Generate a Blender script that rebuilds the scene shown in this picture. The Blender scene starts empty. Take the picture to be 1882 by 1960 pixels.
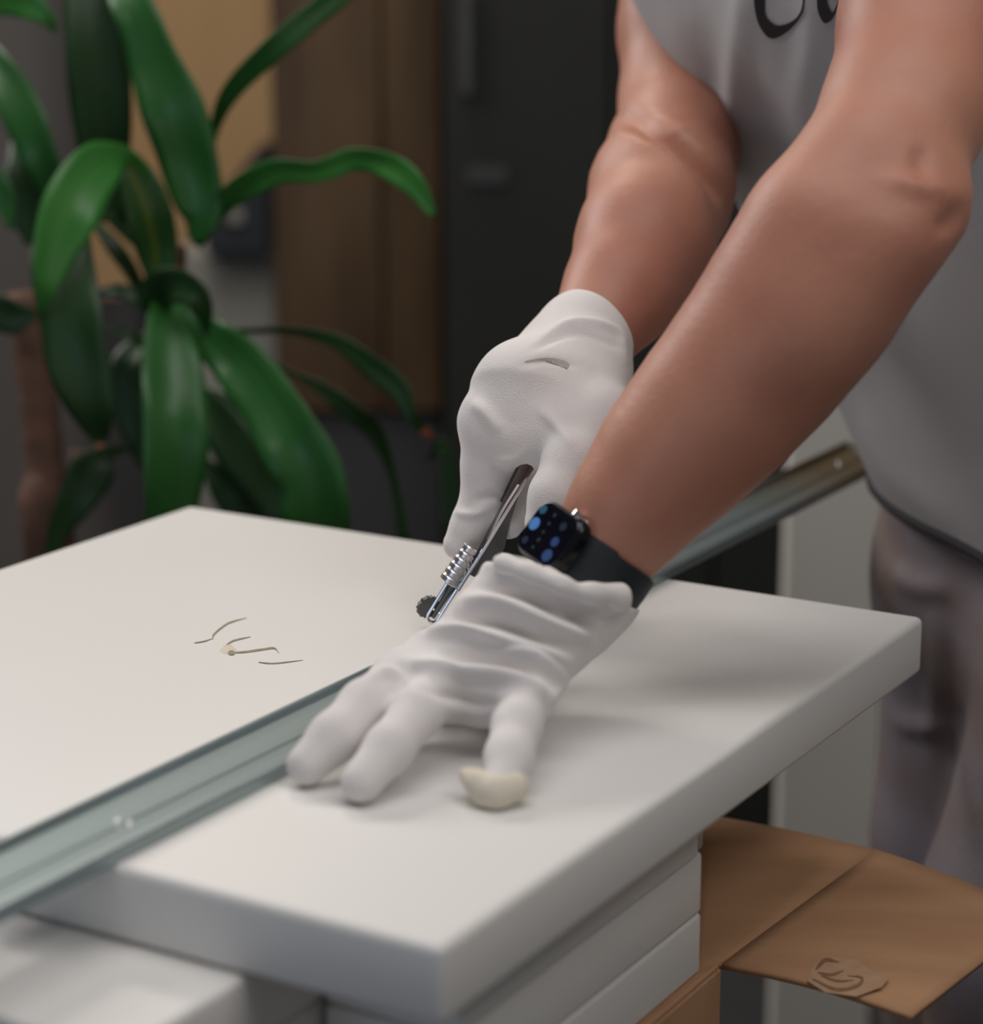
import bpy, bmesh, math, random
import numpy as np
from mathutils import Vector, Matrix
from mathutils.bvhtree import BVHTree

SC = bpy.context.scene
COL = SC.collection
random.seed(7)
RNG = np.random.default_rng(7)

# ------------------------------------------------------------------ camera
F_PX, CX, CY = 4447.0, 941.0, 980.0          # for the 1882 x 1960 frame
CAM_H, PITCH = 1.32, math.radians(13.83)
cam = bpy.data.cameras.new('camera')
cam.sensor_fit = 'HORIZONTAL'
cam.sensor_width = 36.0
cam.lens = F_PX / 1882.0 * 36.0
cam.clip_start = 0.02
cam.dof.use_dof = True
cam.dof.focus_distance = 1.40
cam.dof.aperture_fstop = 4.0
camo = bpy.data.objects.new('camera', cam)
COL.objects.link(camo)
camo.location = (0, 0, CAM_H)
camo.rotation_euler = (math.pi / 2 - PITCH, 0, 0)
SC.camera = camo

# ------------------------------------------------------------------ light
SC.view_settings.view_transform = 'Standard'
SC.view_settings.look = 'None'
SC.view_settings.exposure = -0.1
SC.view_settings.gamma = 1.0
SC.view_settings.use_curve_mapping = False
world = bpy.data.worlds.new('world')
SC.world = world
world.use_nodes = True
bg = world.node_tree.nodes['Background']
bg.inputs['Color'].default_value = (1.0, 0.97, 0.93, 1)
bg.inputs['Strength'].default_value = 0.115


def area(name, loc, target, size, size_y, power, color):
    l = bpy.data.lights.new(name, 'AREA')
    l.shape = 'RECTANGLE'
    l.size, l.size_y, l.energy, l.color = size, size_y, power, color
    o = bpy.data.objects.new(name, l)
    COL.objects.link(o)
    o.location = loc
    o.rotation_euler = (Vector(target) - Vector(loc)).to_track_quat('-Z', 'Y').to_euler()
    return o


area('key_light', (-1.3, 2.6, 2.15), (0.0, 1.3, 0.9), 0.7, 0.7, 18.5, (1.0, 0.95, 0.92))
area('ceiling_or_fill_light', (-0.1, 1.0, 2.62), (-0.1, 1.0, 0), 1.5, 0.8, 13.0, (1.0, 0.965, 0.945))
area('ceiling_or_fill_light', (1.1, 0.3, 2.62), (0.5, 1.2, 0.9), 1.2, 0.8, 13.0, (1.0, 0.965, 0.93))  # unseen fill lamp, added to brighten the right-hand faces
area('window_light', (-1.3, -0.45, 1.0), (-0.1, 1.0, 0.85), 0.9, 0.9, 3.4, (0.55, 0.72, 1.0))
area('back_light', (-0.5, 3.0, 2.6), (-0.45, 3.6, 0.8), 0.6, 0.6, 22, (1.0, 0.9, 0.8))

# ------------------------------------------------------------------ helpers
CP, SP = math.cos(PITCH), math.sin(PITCH)


def ray(u, v):
    x, y = (u - CX) / F_PX, -(v - CY) / F_PX
    return np.array([x, CP + y * SP, -SP + y * CP])


def at(u, v, d):
    return np.array([0, 0, CAM_H]) + ray(u, v) * d


def onz(u, v, z):
    r = ray(u, v)
    return np.array([0, 0, CAM_H]) + r * ((z - CAM_H) / r[2])


def proj(P):
    q = np.asarray(P, float) - [0, 0, CAM_H]
    d = q[..., 1] * CP - q[..., 2] * SP
    return CX + F_PX * q[..., 0] / d, CY - F_PX * (q[..., 1] * SP + q[..., 2] * CP) / d, d


CAMX = np.array([1.0, 0, 0]); CAMY = np.array([0, SP, CP]); CAMZ = np.array([0, CP, -SP])   # right, up, forward


def link(name, me, m=None, parent=None, smooth=False):
    o = bpy.data.objects.new(name, me)
    COL.objects.link(o)
    if m: me.materials.append(m)
    if parent: o.parent = parent
    if smooth:
        me.polygons.foreach_set('use_smooth', [True] * len(me.polygons))
    return o


def tag(o, label=None, cat=None, group=None, kind=None):
    if label: o['label'] = label
    if cat: o['category'] = cat
    if group: o['group'] = group
    if kind: o['kind'] = kind
    return o


def empty(name, loc, rz=0.0):
    o = bpy.data.objects.new(name, None)
    COL.objects.link(o)
    o.location = loc
    o.rotation_euler = (0, 0, rz)
    o.empty_display_size = 0.05
    return o


def mesh_np(name, V, faces):
    me = bpy.data.meshes.new(name)
    me.from_pydata([tuple(map(float, p)) for p in V], [], [tuple(map(int, f)) for f in faces])
    me.update()
    return me


def to_parent(o, parent):
    """o was built in world space; keep it there under the parent."""
    o.parent = parent
    bpy.context.view_layer.update()
    o.matrix_parent_inverse = parent.matrix_world.inverted()
    return o


def box_bm(lo, hi, bevel=0.0, seg=2, bm=None):
    bm = bm or bmesh.new()
    r = bmesh.ops.create_cube(bm, size=1.0)
    vs = r['verts']
    for v in vs:
        v.co = Vector([lo[i] + (v.co[i] + 0.5) * (hi[i] - lo[i]) for i in range(3)])
    if bevel:
        es = list({e for v in vs for e in v.link_edges})
        bmesh.ops.bevel(bm, geom=es, offset=bevel, segments=seg, profile=0.5, affect='EDGES')
    return bm


def bm_obj(name, bm, m, parent=None, smooth=False):
    bmesh.ops.recalc_face_normals(bm, faces=bm.faces)
    me = bpy.data.meshes.new(name)
    bm.to_mesh(me); bm.free()
    return link(name, me, m, parent, smooth)


def autosmooth(o, ang=35):
    me = o.data
    me.polygons.foreach_set('use_smooth', [True] * len(me.polygons))
    me.set_sharp_from_angle(angle=math.radians(ang))


def catmull(P, n):
    P = np.asarray(P, float)
    Q = np.vstack([2 * P[0] - P[1], P, 2 * P[-1] - P[-2]])
    out = []
    for i in range(len(P) - 1):
        p0, p1, p2, p3 = Q[i:i + 4]
        for k in range(n):
            t = k / n
            out.append(0.5 * (2 * p1 + (p2 - p0) * t + (2 * p0 - 5 * p1 + 4 * p2 - p3) * t * t + (3 * p1 - p0 - 3 * p2 + p3) * t ** 3))
    out.append(P[-1])
    return np.array(out)


def tube(P, R, n=12, cap=True):
    """closed tube along points P with radii R"""
    P = np.asarray(P, float); R = np.broadcast_to(R, (len(P),))
    V, Fc = [], []
    T = np.gradient(P, axis=0); T /= np.linalg.norm(T, axis=1)[:, None] + 1e-12
    a = np.cross(T[0], [0.3, 0.2, 0.93]); a /= np.linalg.norm(a)
    for i in range(len(P)):
        a = a - T[i] * (a @ T[i]); a /= np.linalg.norm(a)
        b = np.cross(T[i], a)
        for k in range(n):
            w = 2 * math.pi * k / n
            V.append(P[i] + R[i] * (a * math.cos(w) + b * math.sin(w)))
    for i in range(len(P) - 1):
        for k in range(n):
            Fc.append((i * n + k, i * n + (k + 1) % n, (i + 1) * n + (k + 1) % n, (i + 1) * n + k))
    if cap:
        Fc.append(tuple(range(n - 1, -1, -1)))
        Fc.append(tuple(range((len(P) - 1) * n, len(P) * n)))
    return np.array(V), Fc


# ------------------------------------------------------------------ materials
def mat(name, col, rough=0.5, metal=0.0, var=None, scale=20.0, bump=0.0, bscale=200.0, sss=0.0, spec=0.5, coat=0.0, stretch=None, detail=3.0):
    m = bpy.data.materials.new(name)
    m.use_nodes = True
    nt = m.node_tree; N = nt.nodes; L = nt.links
    b = N['Principled BSDF']
    b.inputs['Base Color'].default_value = (*col, 1)
    b.inputs['Roughness'].default_value = rough
    b.inputs['Metallic'].default_value = metal
    b.inputs['Specular IOR Level'].default_value = spec
    b.inputs['Coat Weight'].default_value = coat
    if sss:
        b.inputs['Subsurface Weight'].default_value = sss
        b.inputs['Subsurface Radius'].default_value = (0.012, 0.005, 0.003)
        b.inputs['Subsurface Scale'].default_value = 0.6
    tc = N.new('ShaderNodeTexCoord')
    mp = N.new('ShaderNodeMapping')
    L.new(tc.outputs['Object'], mp.inputs['Vector'])
    if stretch: mp.inputs['Scale'].default_value = stretch
    if var:
        nz = N.new('ShaderNodeTexNoise')
        nz.inputs['Scale'].default_value = scale
        nz.inputs['Detail'].default_value = detail
        L.new(mp.outputs['Vector'], nz.inputs['Vector'])
        cr = N.new('ShaderNodeValToRGB')
        cr.color_ramp.elements[0].position = 0.32
        cr.color_ramp.elements[1].position = 0.68
        cr.color_ramp.elements[0].color = (*col, 1)
        cr.color_ramp.elements[1].color = (*var, 1)
        L.new(nz.outputs['Fac'], cr.inputs['Fac'])
        L.new(cr.outputs['Color'], b.inputs['Base Color'])
    if bump:
        n2 = N.new('ShaderNodeTexNoise')
        n2.inputs['Scale'].default_value = bscale
        L.new(tc.outputs['Object'], n2.inputs['Vector'])
        bp = N.new('ShaderNodeBump')
        bp.inputs['Strength'].default_value = bump
        bp.inputs['Distance'].default_value = 0.002
        L.new(n2.outputs['Fac'], bp.inputs['Height'])
        L.new(bp.outputs['Normal'], b.inputs['Normal'])
    return m


def emit(name, col, s):
    m = bpy.data.materials.new(name); m.use_nodes = True
    b = m.node_tree.nodes['Principled BSDF']
    b.inputs['Base Color'].default_value = (0.01, 0.01, 0.01, 1)
    b.inputs['Emission Color'].default_value = (*col, 1)
    b.inputs['Emission Strength'].default_value = s
    b.inputs['Roughness'].default_value = 0.2
    return m


M = {}
M['board'] = mat('white_laminate', (0.80, 0.785, 0.765), 0.42, var=(0.78, 0.765, 0.745), scale=3, bump=0.03, bscale=900)
M['scratch'] = mat('scratch_brown', (0.24, 0.20, 0.14), 0.8, var=(0.36, 0.31, 0.23), scale=200)
M['stain'] = mat('tan_stain', (0.62, 0.54, 0.42), 0.7, var=(0.7, 0.63, 0.52), scale=150)
M['card'] = mat('cardboard', (0.50, 0.285, 0.155), 0.85, var=(0.43, 0.235, 0.125), scale=9, bump=0.08, bscale=120, stretch=(1, 4, 1))
M['card_edge'] = mat('cardboard_edge', (0.30, 0.21, 0.14), 0.95, var=(0.12, 0.08, 0.05), scale=400)
M['card_print'] = mat('printed_mark', (0.20, 0.10, 0.06), 0.8, var=(0.26, 0.14, 0.08), scale=300)
M['card_torn'] = mat('torn_paper', (0.47, 0.30, 0.185), 0.9, var=(0.42, 0.255, 0.15), scale=120)
M['skin'] = mat('skin', (0.53, 0.25, 0.168), 0.50, var=(0.43, 0.172, 0.115), scale=9, bump=0.12, bscale=260, sss=0.12, detail=5)
M['glove'] = mat('knit_glove', (0.81, 0.78, 0.765), 0.92, var=(0.77, 0.735, 0.73), scale=30, bump=0.35, bscale=1300, spec=0.2)
M['glove_tip'] = mat('cream_glove_tip', (0.74, 0.68, 0.57), 0.92, bump=0.3, bscale=900, spec=0.2)
M['glove_mark'] = mat('grey_print', (0.36, 0.34, 0.33), 0.9, var=(0.5, 0.48, 0.46), scale=700)
M['shirt'] = mat('white_jersey', (0.50, 0.50, 0.51), 0.9, var=(0.46, 0.46, 0.475), scale=6, bump=0.12, bscale=900, spec=0.2)
M['ink'] = mat('black_print', (0.012, 0.011, 0.014), 0.6)
M['hem'] = mat('dark_hem', (0.045, 0.042, 0.05), 0.9)
M['pants'] = mat('stained_canvas', (0.33, 0.325, 0.41), 0.95, var=(0.27, 0.205, 0.165), scale=7, bump=0.3, bscale=500, spec=0.2, detail=6)
M['hair'] = mat('brown_hair', (0.06, 0.035, 0.02), 0.6, bump=0.4, bscale=300)
M['eye'] = mat('eye', (0.6, 0.6, 0.58), 0.15)
M['shoe'] = mat('work_shoe', (0.03, 0.03, 0.032), 0.6)
M['chrome'] = mat('chrome', (0.78, 0.75, 0.77), 0.12, 1.0)
M['satin'] = mat('satin_chrome', (0.82, 0.79, 0.80), 0.3, 1.0)
M['steel_dark'] = mat('dark_steel', (0.15, 0.155, 0.15), 0.42, 0.7, var=(0.11, 0.11, 0.11), scale=90)
M['handle'] = mat('brown_metal_handle', (0.12, 0.085, 0.078), 0.35, 0.7, var=(0.09, 0.06, 0.055), scale=60)
M['case'] = mat('watch_case', (0.03, 0.034, 0.038), 0.22, 0.9)
M['glass'] = mat('watch_glass', (0.004, 0.004, 0.010), 0.06, 0.0, coat=0.3)
M['band'] = mat('rubber_strap', (0.012, 0.017, 0.021), 0.55)
M['tan'] = mat('plywood', (0.46, 0.30, 0.15), 0.7, var=(0.41, 0.26, 0.125), scale=2.5, stretch=(5, 5, 0.6))
M['brown'] = mat('brown_cupboard', (0.105, 0.064, 0.030), 0.35, var=(0.052, 0.030, 0.014), scale=3.2, stretch=(3.2, 3, 0.7))
M['dark'] = mat('charcoal_cabinet', (0.018, 0.020, 0.017), 0.6, var=(0.012, 0.013, 0.012), scale=3)
M['darkblue'] = mat('dark_case', (0.022, 0.026, 0.034), 0.5)
M['slate'] = mat('slate_base', (0.045, 0.047, 0.05), 0.6)
M['lightgrey'] = mat('light_grey_metal', (0.26, 0.265, 0.235), 0.6, var=(0.24, 0.245, 0.22), scale=4)
M['wall'] = mat('grey_wall', (0.16, 0.152, 0.15), 0.9, var=(0.145, 0.14, 0.138), scale=2, bump=0.1, bscale=60)
M['floor'] = mat('grey_floor', (0.035, 0.036, 0.038), 0.7, var=(0.028, 0.028, 0.03), scale=3)
M['white_panel'] = mat('white_panel', (0.74, 0.72, 0.67), 0.6, var=(0.71, 0.69, 0.64), scale=2)
M['bark'] = mat('cane_bark', (0.17, 0.085, 0.055), 0.85, var=(0.10, 0.055, 0.04), scale=22, bump=0.6, bscale=60)
M['pot'] = mat('terracotta', (0.30, 0.13, 0.08), 0.8)
M['soil'] = mat('soil', (0.03, 0.02, 0.014), 1.0, bump=0.6, bscale=80)
M['leaf_tip'] = mat('withered_tip', (0.36, 0.12, 0.06), 0.7)


def leaf_mat(name, c1, c2, rough=0.36, mid=None):
    m = bpy.data.materials.new(name); m.use_nodes = True
    nt = m.node_tree; N = nt.nodes; L = nt.links
    b = N['Principled BSDF']
    b.inputs['Roughness'].default_value = rough
    b.inputs['Specular IOR Level'].default_value = 0.45
    uv = N.new('ShaderNodeTexCoord'); mp = N.new('ShaderNodeMapping')
    mp.inputs['Scale'].default_value = (9, 0.7, 1)
    L.new(uv.outputs['UV'], mp.inputs['Vector'])
    nz = N.new('ShaderNodeTexNoise'); nz.inputs['Scale'].default_value = 1.6; nz.inputs['Detail'].default_value = 3
    L.new(mp.outputs['Vector'], nz.inputs['Vector'])
    cr = N.new('ShaderNodeValToRGB')
    cr.color_ramp.elements[0].color = (*c1, 1); cr.color_ramp.elements[1].color = (*c2, 1)
    cr.color_ramp.elements[0].position = 0.35; cr.color_ramp.elements[1].position = 0.68
    L.new(nz.outputs['Fac'], cr.inputs['Fac'])
    out = cr.outputs['Color']
    if mid:
        sx = N.new('ShaderNodeSeparateXYZ'); L.new(uv.outputs['UV'], sx.inputs['Vector'])
        r2 = N.new('ShaderNodeValToRGB')
        e = r2.color_ramp.elements
        e[0].position = 0.42; e[0].color = (0, 0, 0, 1); e[1].position = 0.52; e[1].color = (1, 1, 1, 1)
        n = e.new(0.66); n.color = (0, 0, 0, 1)
        L.new(sx.outputs['X'], r2.inputs['Fac'])
        mx = N.new('ShaderNodeMix'); mx.data_type = 'RGBA'
        L.new(r2.outputs['Color'], mx.inputs['Factor'])
        L.new(out, mx.inputs['A']); mx.inputs['B'].default_value = (*mid, 1)
        out = mx.outputs['Result']
    L.new(out, b.inputs['Base Color'])
    return m


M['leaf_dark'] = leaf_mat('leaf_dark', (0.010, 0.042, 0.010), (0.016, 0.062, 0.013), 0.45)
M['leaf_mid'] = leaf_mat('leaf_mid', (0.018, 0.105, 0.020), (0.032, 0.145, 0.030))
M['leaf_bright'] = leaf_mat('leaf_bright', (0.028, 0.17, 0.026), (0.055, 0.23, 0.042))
M['leaf_stripe'] = leaf_mat('leaf_stripe', (0.013, 0.06, 0.010), (0.02, 0.085, 0.014), 0.4, (0.085, 0.12, 0.010))


def rail_mat():
    m = bpy.data.materials.new('galvanised_rail'); m.use_nodes = True
    nt = m.node_tree; N = nt.nodes; L = nt.links
    b = N['Principled BSDF']
    b.inputs['Metallic'].default_value = 0.75
    tc = N.new('ShaderNodeTexCoord'); mp = N.new('ShaderNodeMapping')
    mp.inputs['Scale'].default_value = (160, 1.2, 60)
    L.new(tc.outputs['Object'], mp.inputs['Vector'])
    nz = N.new('ShaderNodeTexNoise'); nz.inputs['Scale'].default_value = 1.0; nz.inputs['Detail'].default_value = 3
    L.new(mp.outputs['Vector'], nz.inputs['Vector'])
    cr = N.new('ShaderNodeValToRGB')
    cr.color_ramp.elements[0].color = (0.25, 0.315, 0.325, 1); cr.color_ramp.elements[1].color = (0.38, 0.455, 0.465, 1)
    cr.color_ramp.elements[0].position = 0.3; cr.color_ramp.elements[1].position = 0.7
    L.new(nz.outputs['Fac'], cr.inputs['Fac'])
    # warm reflection painted as brown base colour towards the far end of the rail
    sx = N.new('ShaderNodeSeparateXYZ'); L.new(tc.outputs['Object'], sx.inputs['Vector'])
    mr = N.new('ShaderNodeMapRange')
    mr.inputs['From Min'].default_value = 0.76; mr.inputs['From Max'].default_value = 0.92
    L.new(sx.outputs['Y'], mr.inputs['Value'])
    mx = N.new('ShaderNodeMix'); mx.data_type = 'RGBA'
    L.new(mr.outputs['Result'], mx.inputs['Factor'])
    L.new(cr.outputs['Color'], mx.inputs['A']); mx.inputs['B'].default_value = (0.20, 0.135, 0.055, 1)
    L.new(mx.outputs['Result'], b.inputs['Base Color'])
    b.inputs['Roughness'].default_value = 0.38
    return m


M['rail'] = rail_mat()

# ------------------------------------------------------------------ SDF tools (organic bodies)
class Field:
    def __init__(s, lo, hi, h):
        s.lo = np.array(lo, float); s.h = h
        s.n = np.ceil((np.array(hi) - s.lo) / h).astype(int) + 1
        s.a = np.full(s.n, 1.0, np.float32)

    def _reg(s, lo, hi):
        i0 = np.clip(np.floor((lo - s.lo) / s.h).astype(int), 0, s.n)
        i1 = np.clip(np.ceil((hi - s.lo) / s.h).astype(int) + 1, 0, s.n)
        if (i1 <= i0).any(): return None, None
        ax = [(s.lo[k] + s.h * np.arange(i0[k], i1[k])).astype(np.float32) for k in range(3)]
        return tuple(slice(i0[k], i1[k]) for k in range(3)), np.meshgrid(*ax, indexing='ij', sparse=True)

    def _smin(s, sl, d, k):
        a = s.a[sl]
        if k > 0:
            hh = np.maximum(k - np.abs(a - d), 0) / k
            s.a[sl] = np.minimum(a, d) - hh * hh * k * 0.25
        else:
            s.a[sl] = np.minimum(a, d)

    def cone(s, A, B, ra, rb, k=0.01):
        A = np.asarray(A, float); B = np.asarray(B, float)
        pad = max(ra, rb) + max(k, 3 * s.h) + s.h
        sl, g = s._reg(np.minimum(A, B) - pad, np.maximum(A, B) + pad)
        if sl is None: return
        D = B - A; dd = D @ D + 1e-12
        x, y, z = g[0] - A[0], g[1] - A[1], g[2] - A[2]
        t = np.clip((x * D[0] + y * D[1] + z * D[2]) / dd, 0, 1)
        d = np.sqrt((x - t * D[0]) ** 2 + (y - t * D[1]) ** 2 + (z - t * D[2]) ** 2) - (ra + (rb - ra) * t)
        s._smin(sl, d, k)

    def chain(s, P, R, k=0.01):
        for i in range(len(P) - 1):
            s.cone(P[i], P[i + 1], R[i], R[i + 1], k)

    def ell(s, Cn, axes, rad, k=0.01):
        Cn = np.asarray(Cn, float); rad = np.asarray(rad, float); axes = np.asarray(axes, float)
        pad = rad.max() + max(k, 3 * s.h) + s.h
        sl, g = s._reg(Cn - pad, Cn + pad)
        if sl is None: return
        x, y, z = g[0] - Cn[0], g[1] - Cn[1], g[2] - Cn[2]
        q = sum(((x * axes[i][0] + y * axes[i][1] + z * axes[i][2]) / rad[i]) ** 2 for i in range(3))
        q = np.sqrt(q)
        s._smin(sl, (q - 1) * rad.min(), k)

    def cut(s, P, n):
        """keep the half space (x-P).n < 0"""
        P = np.asarray(P, float); n = np.asarray(n, float) / np.linalg.norm(n)
        ax = [(s.lo[k] + s.h * np.arange(s.n[k])).astype(np.float32) for k in range(3)]
        g = np.meshgrid(*ax, indexing='ij', sparse=True)
        d = (g[0] - P[0]) * n[0] + (g[1] - P[1]) * n[1] + (g[2] - P[2]) * n[2]
        s.a = np.maximum(s.a, d.astype(np.float32))

    def mesh(s, smooth=2):
        a = s.a; n = np.array(a.shape)
        ins = a < 0
        cnt = np.zeros(n - 1, np.int8)
        for dx in (0, 1):
            for dy in (0, 1):
                for dz in (0, 1):
                    cnt += ins[dx:n[0] - 1 + dx, dy:n[1] - 1 + dy, dz:n[2] - 1 + dz]
        act = np.argwhere((cnt > 0) & (cnt < 8))
        idx = -np.ones(n - 1, np.int32); idx[tuple(act.T)] = np.arange(len(act))
        S = np.zeros((len(act), 3)); W = np.zeros(len(act))
        corners = [(i, j, k) for i in (0, 1) for j in (0, 1) for k in (0, 1)]
        for c in corners:
            for ax in range(3):
                if c[ax]: continue
                c2 = list(c); c2[ax] = 1
                va = a[tuple((act + c).T)]; vb = a[tuple((act + c2).T)]
                m = (va < 0) != (vb < 0)
                t = np.where(m, va / np.where(m, va - vb, 1), 0)
                p = np.tile(np.array(c, float), (len(act), 1)); p[:, ax] = t
                S += p * m[:, None]; W += m
        V = s.lo + s.h * (act + S / W[:, None])
        Q = []
        for ax in range(3):
            b, c = [(1, 2), (2, 0), (0, 1)][ax]
            sl0 = [slice(1, -1)] * 3; sl1 = [slice(1, -1)] * 3
            sl0[ax] = slice(0, -1); sl1[ax] = slice(1, None)
            e0, e1 = ins[tuple(sl0)], ins[tuple(sl1)]
            for flip in (False, True):
                E = np.argwhere((e0 & ~e1) if not flip else (~e0 & e1))
                off = np.ones(3, int); off[ax] = 0
                E = E + off
                db = np.zeros(3, int); db[b] = 1
                dc = np.zeros(3, int); dc[c] = 1
                q = np.stack([idx[tuple((E - db - dc).T)], idx[tuple((E - dc).T)], idx[tuple(E.T)], idx[tuple((E - db).T)]], 1)
                if flip: q = q[:, ::-1]
                Q.append(q)
        Q = np.vstack(Q); Q = Q[(Q >= 0).all(1)]
        for _ in range(smooth): V = lap(V, Q)
        return V, Q


def lap(V, Q, f=0.5):
    S = np.zeros_like(V); W = np.zeros(len(V))
    for i in range(4):
        for j in (1, 3):
            np.add.at(S, Q[:, i], V[Q[:, (i + j) % 4]]); np.add.at(W, Q[:, i], 1)
    return V * (1 - f) + f * S / np.maximum(W, 1)[:, None]


def vnormals(V, Q):
    n = np.cross(V[Q[:, 2]] - V[Q[:, 0]], V[Q[:, 3]] - V[Q[:, 1]])
    N = np.zeros_like(V)
    for i in range(4): np.add.at(N, Q[:, i], n)
    return N / (np.linalg.norm(N, axis=1)[:, None] + 1e-12)


def seg_dist(u, v, poly):
    best = np.full(u.shape, 1e9); bt = np.zeros(u.shape)
    L = 0.0; tot = sum(math.dist(poly[i], poly[i + 1]) for i in range(len(poly) - 1))
    for i in range(len(poly) - 1):
        ax, ay = poly[i]; bx, by = poly[i + 1]
        dx, dy = bx - ax, by - ay; ll = math.hypot(dx, dy)
        t = np.clip(((u - ax) * dx + (v - ay) * dy) / (ll * ll), 0, 1)
        d = np.hypot(u - ax - t * dx, v - ay - t * dy)
        m = d < best
        best = np.where(m, d, best); bt = np.where(m, (L + t * ll) / tot, bt)
        L += ll
    return best, bt


def folds(V, Q, ridges, dlim=None):
    """raise (or sink) soft cloth folds along lines; ridge = (polyline in photo px, height m, width px)"""
    N = vnormals(V, Q)
    u, v, d = proj(V)
    disp = np.zeros(len(V))
    face = np.clip(-(N @ CAMZ) * 1.6 + 0.35, 0, 1)
    for poly, h, w in ridges:
        dd, t = seg_dist(u, v, catmull(poly, 6))
        disp += h * np.exp(-(dd / w) ** 2) * np.sin(np.pi * np.clip(t, 0.03, 0.97)) ** 0.7
    return V + N * (disp * face)[:, None]


def organic(name, V, Q, m, parent, sub=0):
    o = link(name, mesh_np(name, V, Q), m, None, True)
    if sub:
        md = o.modifiers.new('sub', 'SUBSURF'); md.levels = sub; md.render_levels = sub
    to_parent(o, parent)
    return o


# ------------------------------------------------------------------ room
def struct(name, lo, hi, m):
    o = bm_obj(name, box_bm(lo, hi), m)
    o['kind'] = 'structure'
    return o


struct('floor', (-2.2, -0.6, -0.1), (2.2, 4.6, 0.0), M['floor'])
struct('wall_back', (-2.2, 4.5, 0.0), (2.2, 4.6, 2.75), M['wall'])
struct('wall_left', (-2.3, -0.6, 0.0), (-2.2, 4.6, 2.75), M['wall'])
struct('ceiling', (-2.3, -0.6, 2.75), (2.2, 4.6, 2.85), M['white_panel'])


def ux(u, y, v=600):
    """world x of image column u at world distance y (row v)"""
    r = ray(u, v)
    return r[0] * y / r[1]


def vz(v, y):
    r = ray(CX, v)
    return CAM_H + r[2] * y / r[1]


# leaning plywood sheet
ply = empty('plywood_sheet', (ux(355, 4.1), 4.15, 0.0))
w = ux(532, 4.1) - ux(150, 4.1)
sh = bm_obj('sheet', box_bm((-w / 2, -0.009, 0.70), (w / 2, 0.009, 2.1), 0.003), M['tan'], ply)
for s in (-1, 1):
    bm_obj('batten', box_bm((s * w * 0.32 - 0.03, -0.005, 0.0), (s * w * 0.32 + 0.03, 0.03, 0.75), 0.003), M['slate'], ply)
tag(ply, 'tan plywood sheet upright behind the plant', 'plywood')

# low light grey cabinet with a dark case leaning on it
y0 = 3.75
gx0, gx1 = ux(340, y0), ux(528, y0)
cab = empty('metal_cabinet', ((gx0 + gx1) / 2, y0 + 0.15, 0))
hw = (gx1 - gx0) / 2; ht = vz(482, y0)
bm_obj('body', box_bm((-hw, -0.15, 0.04), (hw, 0.15, ht), 0.006), M['lightgrey'], cab)
bm_obj('plinth', box_bm((-hw + 0.02, -0.13, 0.0), (hw - 0.02, 0.13, 0.04)), M['slate'], cab)
hz = ht - 0.19
bm_obj('door', box_bm((-hw + 0.012, -0.166, 0.06), (-0.004, -0.149, hz), 0.004), M['lightgrey'], cab)
bm_obj('door', box_bm((0.004, -0.166, 0.06), (hw - 0.012, -0.149, hz), 0.004), M['lightgrey'], cab)
tag(cab, 'low light grey cabinet half hidden behind the plant', 'cabinet')
tc_ = empty('tool_case', (ux(462, y0), y0 + 0.02, ht))
bm = bmesh.new()
cw = ux(522, y0) - ux(400, y0); ch = vz(275, y0) - ht
pts = [(-cw / 2, 0), (cw / 2, 0), (cw / 2, ch), (cw * 0.38, ch), (-cw / 2, ch * 0.34)]
f0 = [bm.verts.new((x, -0.06, z)) for x, z in pts]; f1 = [bm.verts.new((x, 0.06, z)) for x, z in pts]
bm.faces.new(f0); bm.faces.new(f1[::-1])
for i in range(5): bm.faces.new((f0[i], f0[(i + 1) % 5], f1[(i + 1) % 5], f1[i]))
bmesh.ops.bevel(bm, geom=list(bm.edges), offset=0.005, segments=2, affect='EDGES')
bm_obj('shell', bm, M['darkblue'], tc_)
bm_obj('latch', box_bm((-0.012, -0.068, ch * 0.3), (0.012, -0.059, ch * 0.42), 0.002), M['lightgrey'], tc_)
tag(tc_, 'dark slant-topped case on the light grey cabinet', 'case')

# tall brown cupboard on a slate base
y1 = 3.3
bx0, bx1 = ux(528, y1), ux(848, y1)
cup = empty('wooden_cupboard', ((bx0 + bx1) / 2, y1 + 0.2, 0))
hw = (bx1 - bx0) / 2; zb = vz(790, y1)
bm_obj('base_unit', box_bm((-hw, -0.2, 0), (hw, 0.2, zb - 0.004), 0.004), M['slate'], cup)
bm_obj('carcass', box_bm((-hw, -0.19, zb), (hw, 0.2, 2.15), 0.004), M['brown'], cup)
for s, (a, b) in enumerate(((-hw + 0.002, hw * 0.30 - 0.002), (hw * 0.30 + 0.002, hw - 0.002))):
    dr = bm_obj('door', box_bm((a, -0.212, zb + 0.004), (b, -0.192, 2.14), 0.003), M['brown'], cup)
    bm_obj('door_handle', box_bm(((b - 0.03) if s == 0 else (a + 0.018), -0.228, 1.55), ((b - 0.018) if s == 0 else (a + 0.03), -0.212, 1.68), 0.003), M['steel_dark'], dr)
tag(cup, 'brown wooden cupboard on a slate grey base behind the plant', 'cupboard')

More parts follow.
